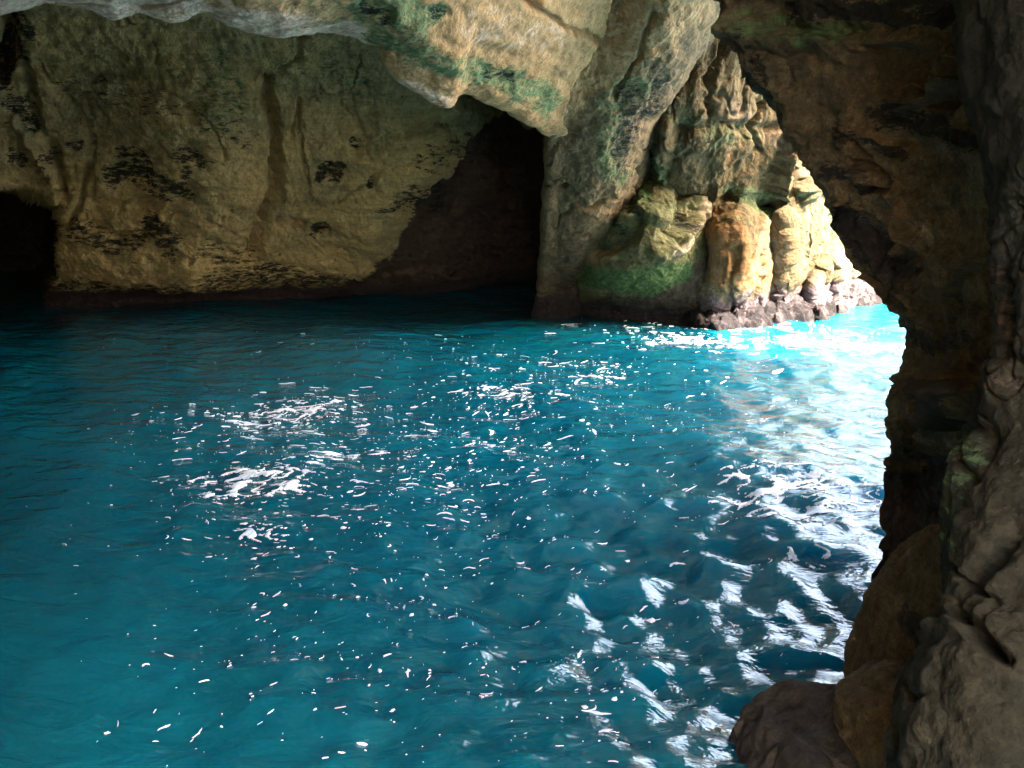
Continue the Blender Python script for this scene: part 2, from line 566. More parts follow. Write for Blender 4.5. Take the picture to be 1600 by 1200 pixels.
# ------------------------------------------------------------------ rock of the cave
# left / back wall with the dark tunnel and the triangular alcove
CX = (-420, -180, -20, 90, 200, 330, 450, 560, 660, 760, 850, 960)
def wrow(py, ys): return [(x, p, y) for x, p, y in zip(CX, py if hasattr(py, '__len__') else [py] * 12, ys)]
rows = [
    wrow(-160, [16, 17, 18, 18.5, 19, 19.2, 19.4, 19.8, 20.5, 21.5, 22.5, 23.5]),
    wrow(-40, [19, 20, 21, 21.3, 21.6, 21.8, 22, 22.3, 22.8, 23.5, 24.2, 25]),
    wrow(80, [21, 22.3, 23.4, 23.8, 24, 24, 24.4, 24.6, 25, 25.4, 25.8, 26.5]),
    wrow(200, [22.5, 23.8, 25, 25.4, 25.2, 25, 25.9, 26, 26.2, 26.6, 27, 27.5]),
    wrow(300, [23.4, 24.8, 26, 26.4, 26.2, 25.9, 27, 27, 27.2, 27.6, 28, 28.5]),
    wrow(380, [24, 25.5, 26.8, 27.2, 27, 26.8, 28, 27.7, 28, 28.4, 29, 29.4]),
    wrow(432, [24.4, 26, 27.4, 27.8, 27.6, 27.6, 28.7, 28.4, 28.8, 29.2, 29.8, 30]),
    wrow(468, [25, 26.8, 28.6, 28.9, 29.2, 29.6, 30.1, 30.0, 30.2, 30.3, 30.6, 30.8]),
    wrow(540, [24, 26, 28, 28.2, 28.4, 28.8, 29.2, 29.2, 29.5, 29.7, 30, 30]),
]
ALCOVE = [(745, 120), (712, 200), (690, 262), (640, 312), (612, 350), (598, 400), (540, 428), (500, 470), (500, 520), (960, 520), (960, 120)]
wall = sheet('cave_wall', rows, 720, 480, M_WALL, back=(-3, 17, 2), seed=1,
    disp=[('f', 0.25, 0.6), ('b', 0.4, 0.12, 0.2), ('r', 0.6, 0.22), ('w', 0.7, 0.08), ('p', 1.6, 0.10), ('r', 2.5, 0.07), ('f', 5.0, 0.05), ('c', 0.22, 0.2)],
    push=[([(-600, 275), (-60, 275), (20, 292), (66, 302), (96, 322), (100, 360), (88, 420), (76, 470), (76, 560), (-600, 560)], 10, 7),
          (ALCOVE, 1.3, 30), ([(780, 150), (860, 150), (960, 150), (960, 500), (690, 520), (760, 420), (800, 300)], 3.5, 70)],
    brush=[([(415, 120), (422, 180), (425, 250), (432, 290), (415, 320), (395, 370), (388, 400)], 16, -0.55),
           ([(455, 200), (470, 150), (462, 180), (478, 250), (490, 300)], 7, -0.22),
           ([(470, 40), (468, 75), (420, 115), (415, 130)], 7, -0.18),
           ([(40, 110), (50, 170), (90, 240), (100, 300)], 12, -0.35), ([(20, 180), (60, 230), (95, 290)], 8, 0.25),
           ([(0, 120), (18, 60), (14, 20)], 18, -0.7), ([(140, 250), (125, 320), (110, 350)], 10, -0.22),
           ([(60, 100), (120, 170), (150, 240), (145, 300)], 4.5, -0.16), ([(150, 250), (240, 330), (330, 345), (390, 375)], 4, -0.13), ([(240, 60), (262, 130), (330, 180), (352, 240)], 4, -0.14), ([(500, 130), (560, 190), (640, 205), (700, 190)], 4.5, -0.15), ([(480, 320), (540, 300), (600, 255), (690, 235)], 4, -0.12), ([(100, 300), (180, 318), (260, 310)], 4, -0.14), ([(560, 80), (548, 150), (580, 240)], 4, -0.12), ([(140, 345), (200, 372), (280, 392), (300, 400)], 9, -0.35), ([(225, 280), (300, 290)], 18, -0.12),
           ([(515, 258), (520, 262)], 16, -0.25), ([(500, 355), (505, 360)], 10, -0.2),
           ([(430, 340), (470, 345)], 14, -0.12), ([(640, 300), (660, 290)], 12, 0.2)],
    strokes=[('dark', [(-600, 285), (0, 300), (60, 310), (90, 330), (92, 420), (66, 470), (66, 560), (-600, 560)], -8, 4), ('dark', [(190, 240), (230, 245)], 21.6, 0.544), ('dark', [(180, 268), (240, 275), (295, 298)], 27, 0.646), ('dark', [(215, 292), (240, 297)], 18.9, 0.544),  # first dark outline paints the tunnel's shade onto the rock
             ('dark', [(285, 240), (318, 246)], 24.3, 0.544), ('dark', [(298, 250), (300, 270)], 18.9, 0.51), ('dark', [(240, 310), (290, 300)], 18.9, 0.476),
             ('dark', [(200, 370), (245, 365), (270, 380)], 27, 0.578), ('dark', [(235, 350), (242, 352)], 18.9, 0.578), ('dark', [(120, 355), (180, 385)], 27, 0.544),
             ('dark', [(100, 130), (180, 140), (250, 150), (340, 190), (380, 205)], 35.1, 0.326), ('dark', [(230, 140), (240, 175), (300, 170)], 24.3, 0.354),
             ('dark', [(500, 265), (512, 250), (525, 265), (530, 250)], 17.6, 0.68), ('dark', [(578, 274)], 9.5, 0.68), ('dark', [(495, 360), (508, 352)], 17.6, 0.68),
             ('dark', [(550, 215), (556, 222)], 10.8, 0.544), ('dark', [(650, 250), (700, 215)], 27, 0.408),
             ('dark', [(610, 315), (640, 300), (690, 295), (680, 320)], 29.7, 0.51), ('dark', [(20, 30), (45, 50)], 27, 0.612), ('dark', [(5, 80), (10, 130)], 24.3, 0.68),
             ('dark', [(30, 75), (30, 95)], 21.6, 0.612), ('dark', [(10, 155), (40, 165), (50, 190)], 18.9, 0.544), ('dark', [(20, 230), (40, 240)], 16.2, 0.612), ('dark', [(65, 235), (85, 245)], 16.2, 0.476),
             ('dark', [(110, 220), (125, 225)], 12.2, 0.544),
             ('dark', [(80, 462), (300, 448), (420, 430), (520, 446), (600, 470)], 40.5, 0.544), ('dark', [(320, 390), (400, 420), (440, 440)], 35.1, 0.422),
             ('green', [(340, 90), (350, 150), (330, 190)], 50, 0.5), ('green', [(520, 90), (560, 130)], 60, 0.4), ('green', [(440, 100), (480, 120)], 60, 0.35),
             ('rust', [(150, 320), (280, 340), (380, 370)], 60, 0.45), ('rust', [(420, 290), (400, 360), (385, 390)], 20, 0.6), ('rust', [(120, 420), (260, 425)], 40, 0.45),
             ('rust', [(435, 335), (470, 345)], 14, .6),
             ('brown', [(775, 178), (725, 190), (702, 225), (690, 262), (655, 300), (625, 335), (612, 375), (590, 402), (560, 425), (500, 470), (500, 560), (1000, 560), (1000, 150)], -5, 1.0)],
    tide=(0.2, 0.75))
tag(wall, 'broad ochre and olive cave wall with black mossy patches and dark alcove behind the water', 'cave wall')

# near ceiling block, its lower edge cutting across the wall
edge = [(-300, 10), (-60, 22), (20, 10), (70, -4), (130, 4), (180, 22), (215, 8), (270, 27), (318, 10), (360, 34), (440, 49), (530, 48), (590, 68), (606, 104), (655, 140), (702, 164), (726, 143), (800, 172), (862, 208), (905, 214), (1000, 160), (1110, 55), (1250, 10)]
eY = [14, 14.4, 14.6, 14.8, 15, 15.1, 15.2, 15.4, 15.6, 15.9, 16.4, 17, 17.5, 18, 18.6, 19.2, 19.7, 21, 22.5, 23.2, 23.6, 24, 24]
upx = [-420, -160, -40, 30, 100, 165, 220, 290, 345, 400, 480, 560, 620, 650, 690, 730, 765, 830, 900, 960, 1040, 1150, 1290]
def crow(f, py0, yk):
    """f: 0 at the lower edge .. 1 away from it; yk: distance as a share of the edge's distance"""
    return [(ex * (1 - f) + ux * f, ey * (1 - f) + py0 * f, y * yk) for (ex, ey), y, ux in zip(edge, eY, upx)]
rows = [crow(1, -620, 0.34), crow(1, -300, 0.56), crow(1.0, -120, 0.76), crow(0.6, -40, 0.88), crow(0.25, 0, 0.955)]
rows += [crow(0, 0, 1.0), [(x + 4, y - 16, Y + 0.9) for (x, y), Y in zip(edge, eY)], [(x + 8, y - 60, Y + 2.6) for (x, y), Y in zip(edge, eY)]]
ceil = sheet('ceiling_slab', rows, 760, 320, M_CEIL, back=(0, 1.5, 2.6), seed=2,
    disp=[('f', 0.3, 0.14), ('r', 0.5, 0.10), ('w', 0.6, 0.06), ('b', 0.35, 0.05, 0.5), ('r', 2.0, 0.04), ('f', 5, 0.03), ('p', 3.0, 0.03), ('c', 0.3, 0.16)],
    brush=[([(820, 0), (880, 40), (930, 60), (1000, 90)], 7, -0.2), ([(965, 0), (940, 70), (900, 130), (885, 190)], 8, -0.15), ([(1040, 10), (985, 90), (960, 130)], 9, -0.2), ([(620, 20), (700, 90)], 30, 0.1)],
    strokes=[('green', [(560, 5), (680, 10)], 30, 0.8), ('green', [(600, 50), (680, 80), (720, 100)], 40, 0.7), ('green', [(640, 30), (660, 60)], 30, 0.6), ('green', [(750, 110), (850, 150)], 38, 0.75),
             ('green', [(480, 15), (560, 20)], 25, 0.45), ('dark', [(570, 10), (600, 16)], 16, 0.6), ('dark', [(670, 12), (690, 18)], 14, 0.5), ('dark', [(760, 112), (790, 118)], 16, .5),
             ('pale', [(-60, 0), (200, 10), (330, 20), (470, 42), (560, 50)], 34, 0.8), ('pale', [(600, 110), (700, 158)], 16, 0.6), ('pale', [(740, 30), (860, 60)], 50, 0.45),  # first pale band paints in the light along the left lip
             ('rust', [(420, 30), (520, 30)], 14, 0.5)])
tag(ceil, 'pale pinkish ceiling slab streaked with green algae, hanging over the back wall', 'cave ceiling')

# shaded pillar between the alcove and the sea cliff
rows = [
    [(1010, -60, 22), (960, -60, 19.8), (985, -60, 19.2), (1060, -60, 18.6), (1120, -60, 19.6), (1160, -60, 22)],
    [(960, 30, 23.5), (900, 30, 20.8), (960, 30, 20.2), (1040, 30, 19.7), (1090, 30, 20.6), (1130, 30, 24)],
    [(920, 120, 25), (872, 120, 21.6), (925, 120, 21.3), (1000, 120, 21.1), (1050, 120, 21.9), (1080, 120, 26)],
    [(880, 205, 26), (858, 205, 22.8), (890, 205, 22.5), (960, 205, 22.4), (1010, 205, 23.4), (1045, 205, 27)],
    [(880, 300, 27.5), (856, 300, 24.3), (880, 300, 24.0), (935, 300, 23.8), (985, 300, 24.8), (1020, 300, 28)],
    [(872, 400, 29), (848, 400, 25.8), (866, 400, 25.5), (905, 400, 25.4), (945, 400, 26.4), (970, 400, 29)],
    [(868, 460, 30), (842, 460, 27.3), (860, 460, 27.0), (895, 460, 26.9), (925, 460, 27.8), (950, 460, 30)],
    [(860, 520, 29), (830, 520, 27.0), (850, 520, 26.6), (890, 520, 26.5), (930, 520, 27.2), (950, 520, 29)],
]
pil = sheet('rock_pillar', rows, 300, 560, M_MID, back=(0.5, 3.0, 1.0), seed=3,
    disp=[('f', 0.4, 0.14), ('v', 0.8, 0.08), ('r', 1.2, 0.07), ('w', 1.2, 0.05), ('r', 3, 0.04), ('f', 6, 0.03), ('c', 0.5, 0.14)],
    brush=[([(1020, 20), (1000, 80), (960, 150)], 8, -0.15)],
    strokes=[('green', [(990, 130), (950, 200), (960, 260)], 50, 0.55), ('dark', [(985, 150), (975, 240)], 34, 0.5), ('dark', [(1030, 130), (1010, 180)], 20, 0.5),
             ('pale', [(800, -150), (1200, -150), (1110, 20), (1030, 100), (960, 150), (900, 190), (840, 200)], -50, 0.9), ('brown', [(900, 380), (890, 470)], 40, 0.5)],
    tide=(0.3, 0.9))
tag(pil, 'drab brown rock pillar standing right of the dark alcove', 'rock pillar')

# green algae buttress at the foot of the pillar
rows = [
    [(985, 270, 27.6), (990, 282, 26.6), (1010, 280, 25.6), (1040, 276, 25.4), (1065, 276, 25.6), (1086, 280, 26.2), (1090, 278, 27.6)],
    [(960, 310, 27.4), (958, 312, 26.2), (985, 310, 25.0), (1030, 306, 24.7), (1066, 306, 25.0), (1092, 305, 25.8), (1100, 300, 27.6)],
    [(945, 350, 27.2), (935, 352, 26.0), (965, 350, 24.8), (1020, 350, 24.3), (1068, 350, 24.8), (1096, 348, 25.6), (1106, 344, 27.6)],
    [(930, 395, 27.4), (918, 398, 26.2), (945, 400, 25.0), (1010, 400, 24.4), (1070, 396, 24.8), (1104, 396, 25.4), (1116, 392, 27.4)],
    [(920, 440, 27.6), (908, 442, 26.6), (935, 444, 25.6), (1005, 446, 25.0), (1070, 446, 25.1), (1108, 446, 25.2), (1118, 440, 27.2)],
    [(910, 475, 28.4), (902, 478, 27.6), (930, 482, 26.8), (1005, 490, 25.9), (1070, 500, 25.5), (1108, 502, 25.4), (1118, 500, 27.0)],
    [(910, 530, 27.4), (900, 530, 26.8), (930, 540, 26.0), (1005, 545, 25.2), (1070, 550, 24.8), (1108, 552, 24.8), (1118, 550, 26.4)],
]
but = sheet('rock_buttress', rows, 330, 380, M_GREEN, back=(0.3, 2.0, 0.3), seed=4,
    disp=[('f', 0.5, 0.13), ('r', 0.9, 0.09), ('w', 1.3, 0.03), ('p', 2.5, 0.06), ('r', 3, 0.05), ('f', 7, 0.03), ('c', 0.6, 0.12)],
    brush=[([(1084, 288), (1088, 330), (1082, 352), (1060, 380), (1030, 395)], 16, 0.28), ([(1066, 305), (1066, 340), (1045, 365)], 14, -0.3), ([(945, 390), (990, 370), (1000, 340)], 14, -0.25), ([(970, 350), (1000, 330), (1040, 340)], 18, 0.2)],
    strokes=[('rust', [(920, 405), (960, 390)], 20, 0.7), ('dark', [(985, 310), (990, 330)], 14, 0.6), ('dark', [(965, 345), (975, 360)], 12, 0.5), ('dark', [(1060, 340), (1075, 360)], 14, 0.6),
             ('pale', [(1084, 284), (1090, 330), (1086, 352), (1060, 380), (1040, 392)], 9, 0.8), ('green', [(920, 430), (1010, 440), (1060, 420)], 24, 0.8), ('green', [(970, 300), (1000, 300)], 24, .7), ('green', [(930, 350), (960, 340)], 24, .6),
             ('brown', [(905, 462), (1005, 458), (1045, 430), (1100, 400), (1130, 400), (1130, 560), (900, 560)], -8, 1.0)],
    tide=(0.2, 0.7))
tag(but, 'rounded green algae covered buttress jutting between the brown pillar and the sunlit cliff', 'rock buttress')

# sunlit sea cliff outside
EX = (960, 1020, 1080, 1110, 1160, 1205, 1245, 1290, 1350, 1430, 1480)
TOP = [-160, -160, -150, -140, -70, 20, 110, 240, 345, 400, 405]
rows = [[(x, t, y) for x, t, y in zip(EX, TOP, [23.5, 23.4, 23.5, 23.9, 24.4, 25.4, 26.4, 27.6, 29.0, 31, 35])],
        [(x, max(-30, t + 8), y) for x, t, y in zip(EX, TOP, [23.6, 23.3, 23.4, 23.8, 24.4, 25.4, 26.4, 27.4, 29.0, 31, 35])],
        [(x, max(90, t + 16), y) for x, t, y in zip(EX, TOP, [24.5, 23.6, 23.4, 23.6, 24.2, 25.4, 26.4, 27.4, 29, 31, 35])],
        [(x, max(200, t + 24), y) for x, t, y in zip(EX, TOP, [26.0, 24.5, 24.0, 24.1, 24.6, 25.2, 26.2, 27.2, 29, 31.4, 35])],
        [(x, max(300, t + 32), y) for x, t, y in zip(EX, TOP, [27.5, 25.9, 25.4, 25.4, 25.4, 26.2, 26.2, 27.6, 29.6, 32, 35])],
        [(x, max(380, t + 40), y) for x, t, y in zip(EX, TOP, [28.2, 26.8, 26.2, 25.6, 25.2, 26.6, 26.6, 28.2, 30.2, 32.4, 36])],
        [(x, max(440, t + 46), y) for x, t, y in zip(EX, TOP, [28.4, 27.2, 26.6, 25.6, 25.4, 26.8, 27.2, 28.6, 30.4, 33, 36])],
        [(x, py, y) for x, py, y in zip(EX, [496, 504, 508, 507, 500, 494, 488, 480, 468, 460, 450], [27.8, 26.4, 25.9, 25.6, 26.3, 27.2, 27.8, 28.8, 30.5, 32, 35])],
        [(x, py, y) for x, py, y in zip(EX, [556, 556, 556, 556, 548, 540, 530, 520, 510, 500, 490], [27, 25.6, 25.2, 24.8, 25.6, 26.4, 27, 28, 29.6, 31, 35])]]
clf = sheet('sea_cliff', rows, 460, 560, M_CLIFF, back=(1.5, 5.0, 0.5), seed=5,
    disp=[('f', 0.35, 0.18), ('v', 0.8, 0.2), ('r', 0.9, 0.06), ('v', 2.4, 0.08), ('p', 2.4, 0.08), ('v', 1.4, 0.14), ('r', 4, 0.03), ('f', 9, 0.03), ('c', 0.6, 0.1)],
    push=[([(1122, 352), (1140, 330), (1166, 322), (1186, 336), (1196, 380), (1204, 430), (1207, 505), (1100, 512), (1110, 440), (1118, 390)], -0.6, 20),
          ([(1214, 350), (1232, 332), (1242, 340), (1240, 380), (1234, 430), (1230, 492), (1208, 492), (1210, 420)], -0.8, 9),
          ([(1242, 440), (1262, 408), (1274, 400), (1270, 430), (1256, 490), (1236, 492)], 0.9, 7),
          ([(1270, 408), (1282, 398), (1291, 420), (1289, 480), (1258, 490), (1262, 446)], -0.9, 6),
          ([(1294, 404), (1312, 398), (1336, 428), (1366, 468), (1340, 478), (1294, 480)], -0.9, 6)],
    brush=[([(1204, 320), (1206, 400), (1208, 450)], 8, -0.3), ([(1262, 215), (1248, 270), (1230, 330)], 11, 0.6), ([(1214, 200), (1200, 270), (1192, 312)], 11, 0.55), ([(1228, 230), (1222, 300)], 9, -0.4),
           ([(1292, 405), (1291, 475)], 6, -0.5), ([(1150, 385), (1142, 430), (1138, 480)], 5, -0.14), ([(1180, 400), (1180, 440), (1172, 490)], 5, -0.14), ([(1130, 60), (1100, 120), (1105, 180)], 8, -0.3), ([(1180, 150), (1170, 200), (1176, 230)], 8, -0.35),
           ([(1060, 200), (1120, 190), (1190, 200)], 14, -0.2), ([(1130, 310), (1180, 325), (1230, 310)], 14, -0.3), ([(1050, 190), (1040, 260)], 14, 0.25), ([(1240, 190), (1260, 250), (1270, 290)], 12, 0.35)],
    strokes=[('green', [(1010, 200), (1030, 260), (1030, 290)], 34, 0.75), ('green', [(1140, 300), (1190, 325), (1230, 310)], 24, 0.85), ('green', [(1070, 170), (1120, 210), (1170, 200)], 30, 0.5), ('green', [(1265, 330), (1290, 380)], 34, 0.7),
             ('green', [(1090, 320), (1100, 350)], 22, .6), ('green', [(1060, 60), (1090, 20)], 24, .5), ('green', [(1130, 350), (1160, 350)], 16, .45), ('dark', [(1060, 110), (1050, 150)], 16, .6), ('dark', [(1020, 220), (1020, 260)], 14, .5),
             ('rust', [(1130, 360), (1150, 420), (1190, 430)], 46, 0.8), ('rust', [(1140, 250), (1190, 270)], 34, 0.5), ('rust', [(1270, 410), (1262, 440)], 20, .6), ('rust', [(1220, 350), (1215, 420)], 20, .4),
             ('pale', [(1120, 160), (1180, 200), (1240, 240), (1265, 300)], 26, 0.6), ('pale', [(1220, 340), (1210, 440)], 12, 0.7), ('pale', [(1125, 380), (1120, 470), (1160, 450)], 16, 0.5), ('pale', [(1310, 410), (1330, 455)], 22, .8), ('pale', [(1118, 470), (1160, 480), (1200, 470)], 20, .7), ('pale', [(1268, 430), (1275, 470)], 14, .7), ('pale', [(1215, 450), (1225, 478)], 12, .6), ('pale', [(1100, 100), (1090, 40)], 20, .5)],
    tide=(0.2, 1.5))
tag(clf, 'sunlit fluted sea cliff with orange columns and green streaks seen through the cave mouth', 'cliff')

# dark wave-cut rocks along the foot of the cliff
spots = [(1112, 498, 24, 22, 25.3), (1140, 492, 30, 18, 25.5), (1168, 488, 26, 20, 25.9), (1192, 486, 18, 14, 26.4), (1215, 482, 22, 18, 26.9), (1238, 478, 18, 16, 27.5), (1262, 476, 20, 14, 27.9), (1290, 472, 16, 12, 28.7), (1318, 468, 18, 12, 29.4), (1342, 463, 14, 10, 30.0)]
names = ['dark jagged wave-cut rock at the left foot of the orange cliff column', 'broad pitted black rock under the middle of the orange cliff column', 'pitted purplish rock at the right foot of the orange cliff column',
         'small dark rock at the waterline between the orange column and narrow rib', 'dark rock at the foot of the narrow pale cliff rib', 'small dark rock just right of the narrow pale rib',
         'dark rock below the purple cliff wedge', 'small dark rock between the purple wedge and the whitish cliff foot', 'small rock at the foot of the whitish cliff corner', 'last tiny rock at the right end of the cliff waterline']
for i, (x, y, w, h, Y) in enumerate(spots):
    r = np.random.default_rng(40 + i)
    a = np.linspace(0, 2 * math.pi, 11, endpoint=False)
    rad = r.uniform(0.5, 1.25, 11)
    o = blob('shore_rock', [(x + w * k * math.cos(t), y + 4 + h * k * math.sin(t) * 0.62) for t, k in zip(a, rad)], Y, 0.8, M_TIDE, 90, 60, power=1.0, lean=0.25,
             disp=[('r', 1.6, 0.3), ('r', 3.6, 0.2), ('p', 3.0, 0.25), ('f', 8, 0.08)], strokes=[], seed=20 + i)
    tag(o, names[i], 'rock', 'dark rocks along the foot of the cliff')

# dark arch and pier on the right, near the camera
def arow(py, ex, Y, inner):
    """ex, Y: the visible edge; inner: (column, distance) towards the right"""
    r = [(ex + 330, py, Y + 1.9), (ex + 170, py, Y + 1.6), (ex + 60, py, Y + 1.1), (ex + 10, py, Y + 0.6), (ex, py, Y), (ex + 14, py, Y - 0.45)]
    return r + [(x, py, y) for x, y in inner]
rows = [
    arow(-260, 1040, 10.4, [(1220, 8.9), (1360, 8.0), (1480, 7.2), (1590, 6.4), (1760, 5.2)]),
    arow(-70, 1080, 10.5, [(1240, 9.2), (1380, 8.4), (1490, 7.6), (1590, 6.8), (1760, 5.4)]),
    arow(30, 1120, 10.4, [(1260, 9.3), (1390, 8.6), (1490, 7.9), (1590, 7.0), (1760, 5.4)]),
    arow(80, 1136, 10.3, [(1270, 9.2), (1390, 8.7), (1490, 7.9), (1590, 7.0), (1760, 5.3)]),
    arow(140, 1172, 10.2, [(1290, 9.1), (1400, 8.6), (1490, 7.8), (1590, 6.9), (1760, 5.2)]),
    arow(225, 1238, 9.9, [(1330, 8.9), (1420, 8.4), (1500, 7.6), (1590, 6.7), (1760, 5.1)]),
    arow(292, 1278, 9.7, [(1350, 8.8), (1430, 8.2), (1500, 7.4), (1590, 6.5), (1760, 5.0)]),
    arow(350, 1292, 9.6, [(1370, 8.7), (1440, 8.1), (1510, 7.3), (1590, 6.4), (1760, 5.0)]),
    arow(420, 1328, 9.4, [(1390, 8.5), (1450, 7.9), (1510, 7.2), (1590, 6.3), (1760, 4.9)]),
    arow(500, 1392, 9.1, [(1430, 8.2), (1470, 7.6), (1520, 7.0), (1590, 6.2), (1760, 4.9)]),
    arow(545, 1402, 9.0, [(1440, 8.1), (1475, 7.5), (1520, 6.9), (1590, 6.1), (1760, 4.9)]),
    arow(640, 1390, 8.8, [(1430, 8.0), (1470, 7.4), (1520, 6.8), (1590, 6.0), (1760, 4.9)]),
    arow(720, 1384, 8.7, [(1430, 8.1), (1470, 7.6), (1520, 6.9), (1590, 6.0), (1760, 4.9)]),
    arow(820, 1378, 8.5, [(1425, 7.9), (1465, 7.5), (1520, 6.8), (1590, 5.9), (1760, 4.9)]),
    arow(920, 1374, 8.3, [(1420, 7.5), (1460, 7.0), (1515, 6.4), (1590, 5.7), (1760, 4.9)]),
    arow(1000, 1354, 8.1, [(1410, 7.2), (1455, 6.7), (1510, 6.1), (1590, 5.5), (1760, 4.8)]),
    arow(1075, 1328, 7.9, [(1400, 7.0), (1450, 6.5), (1505, 5.9), (1590, 5.3), (1760, 4.7)]),
    arow(1240, 1320, 7.5, [(1390, 6.6), (1440, 6.1), (1500, 5.6), (1590, 5.0), (1760, 4.5)]),
]
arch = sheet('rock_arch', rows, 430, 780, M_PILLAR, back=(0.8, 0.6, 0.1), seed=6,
    disp=[('f', 0.5, 0.16), ('r', 0.9, 0.11), ('w', 1.3, 0.07), ('r', 2.6, 0.06), ('p', 3.0, 0.03), ('r', 6, 0.022), ('p', 8, 0.015), ('f', 14, 0.01), ('c', 0.9, 0.10), ('c', 2.0, 0.05)],
    push=[([(1392, 716), (1440, 724), (1520, 716), (1530, 760), (1500, 830), (1470, 850), (1440, 860), (1400, 960), (1380, 980), (1383, 800)], 0.35, 8),
          ([(1290, 330), (1330, 340), (1390, 390), (1400, 440), (1370, 450), (1330, 430)], 0.3, 14)],
    brush=[([(1485, 615), (1510, 640), (1535, 610)], 34, -0.4), ([(1130, 40), (1300, 70), (1440, 60)], 24, -0.16), ([(1420, 172), (1470, 150), (1510, 130)], 8, -0.2), ([(1505, 0), (1525, 90)], 14, -0.25), ([(1540, 400), (1490, 440), (1460, 470)], 6, -0.12),
           ([(1320, 250), (1350, 260), (1375, 285), (1370, 300), (1340, 300)], 8, 0.12), ([(1330, 270), (1345, 285)], 14, -0.15), ([(1300, 200), (1330, 225), (1340, 245)], 8, 0.1), ([(1490, 160), (1520, 150)], 18, 0.14),
           ([(1400, 690), (1440, 722), (1500, 718), (1525, 700)], 10, 0.12), ([(1400, 590), (1420, 640), (1415, 690)], 12, -0.1)],
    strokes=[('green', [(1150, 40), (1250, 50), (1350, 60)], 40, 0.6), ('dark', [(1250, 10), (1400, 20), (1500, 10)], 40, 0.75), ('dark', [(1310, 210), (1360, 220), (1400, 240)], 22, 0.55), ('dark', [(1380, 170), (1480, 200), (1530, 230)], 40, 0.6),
             ('dark', [(1470, 600), (1540, 610), (1520, 655), (1480, 640)], 24, 0.95), ('dark', [(1160, 60), (1180, 130)], 20, 0.45), ('brown', [(1290, 270), (1330, 275), (1340, 290)], 24, 0.6), ('brown', [(1300, 340), (1340, 390), (1390, 420)], 36, 0.9),  # first dark stroke paints shade into the hollow
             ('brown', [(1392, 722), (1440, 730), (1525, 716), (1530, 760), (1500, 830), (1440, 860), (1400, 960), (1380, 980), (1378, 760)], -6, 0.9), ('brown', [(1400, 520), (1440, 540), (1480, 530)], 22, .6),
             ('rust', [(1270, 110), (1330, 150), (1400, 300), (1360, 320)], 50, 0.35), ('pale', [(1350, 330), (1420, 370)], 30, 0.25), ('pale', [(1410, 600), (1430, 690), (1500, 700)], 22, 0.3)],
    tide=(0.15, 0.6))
tag(arch, 'dark brown rock arch and pier framing the bright water on the right', 'rock arch')

# greenish column in the right foreground
def hrow(py, ex, Y, r1, r2): return [(ex + 90, py, Y + 1.6), (ex + 12, py, Y + 0.7), (ex, py, Y), (ex + 16, py, Y - 0.3), (ex + 70, py, Y - 0.55), (ex + 150, py, Y - 0.75 + r1), (ex + 330, py, Y - 0.9 + r2)]
rows = [hrow(-240, 1508, 6.4, 0, 0), hrow(-60, 1512, 6.3, 0, 0), hrow(60, 1524, 6.2, 0, 0), hrow(150, 1532, 6.1, 0, 0), hrow(300, 1552, 5.9, 0, 0), hrow(450, 1566, 5.7, 0, 0), hrow(580, 1562, 5.6, 0, 0), hrow(660, 1545, 5.5, 0, 0),
        hrow(740, 1526, 5.4, 0, 0), hrow(850, 1505, 5.2, 0, 0), hrow(960, 1488, 5.0, 0, 0), hrow(1010, 1462, 4.9, 0, 0), hrow(1080, 1430, 4.8, 0, 0), hrow(1150, 1420, 4.7, 0, 0), hrow(1280, 1416, 4.6, 0, 0)]
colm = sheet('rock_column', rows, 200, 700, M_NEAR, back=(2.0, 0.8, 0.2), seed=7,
    disp=[('f', 0.6, 0.12), ('v', 1.2, 0.06), ('r', 1.4, 0.06), ('w', 1.6, 0.04), ('r', 4, 0.03), ('p', 7, 0.018), ('f', 12, 0.01), ('c', 1.1, 0.06), ('c', 2.5, 0.03)],
    brush=[([(1520, 980), (1560, 1020), (1580, 1040)], 14, -0.07), ([(1600, 830), (1560, 900), (1545, 920)], 26, -0.06), ([(1470, 1000), (1500, 990), (1530, 1000)], 14, 0.05), ([(1590, 480), (1570, 560)], 20, -0.06)],
    strokes=[('dark', [(1545, 910), (1580, 860)], 22, 0.5), ('dark', [(1545, 1000), (1565, 1030)], 16, 0.6), ('brown', [(1560, 400), (1580, 600)], 40, 0.45), ('green', [(1530, 700), (1520, 850)], 40, 0.35)])
tag(colm, 'greenish grey rock column filling the right edge of the picture', 'rock column')

# leaning slabs and boulders at the foot of the pier
o = blob('leaning_slab', [(1452, 846), (1458, 870), (1450, 930), (1440, 1000), (1424, 1080), (1340, 1100), (1336, 1070), (1366, 1000), (1390, 930), (1420, 890)], 7.3, 0.45, M_PILLAR, 200, 120, disp=[('f', 0.8, 0.06), ('r', 1.5, 0.06), ('r', 4, 0.03), ('f', 10, 0.012)], seed=31, strokes=[('pale', [(1440, 860), (1400, 940)], 20, 0.3)])
tag(o, 'tan pointed slab leaning against the pier, left of the taller split slab', 'rock slab')
o = blob('leaning_slab', [(1500, 832), (1512, 860), (1505, 920), (1490, 990), (1470, 1050), (1440, 1080), (1412, 1050), (1416, 1000), (1440, 920), (1456, 880), (1472, 840)], 6.9, 0.4, M_PILLAR, 200, 120, disp=[('f', 0.8, 0.06), ('r', 1.5, 0.06), ('r', 4, 0.03), ('f', 10, 0.012)], seed=32, strokes=[('brown', [(1440, 960), (1430, 1040)], 22, 0.8)])
tag(o, 'taller split slab leaning on the greenish rock column', 'rock slab')
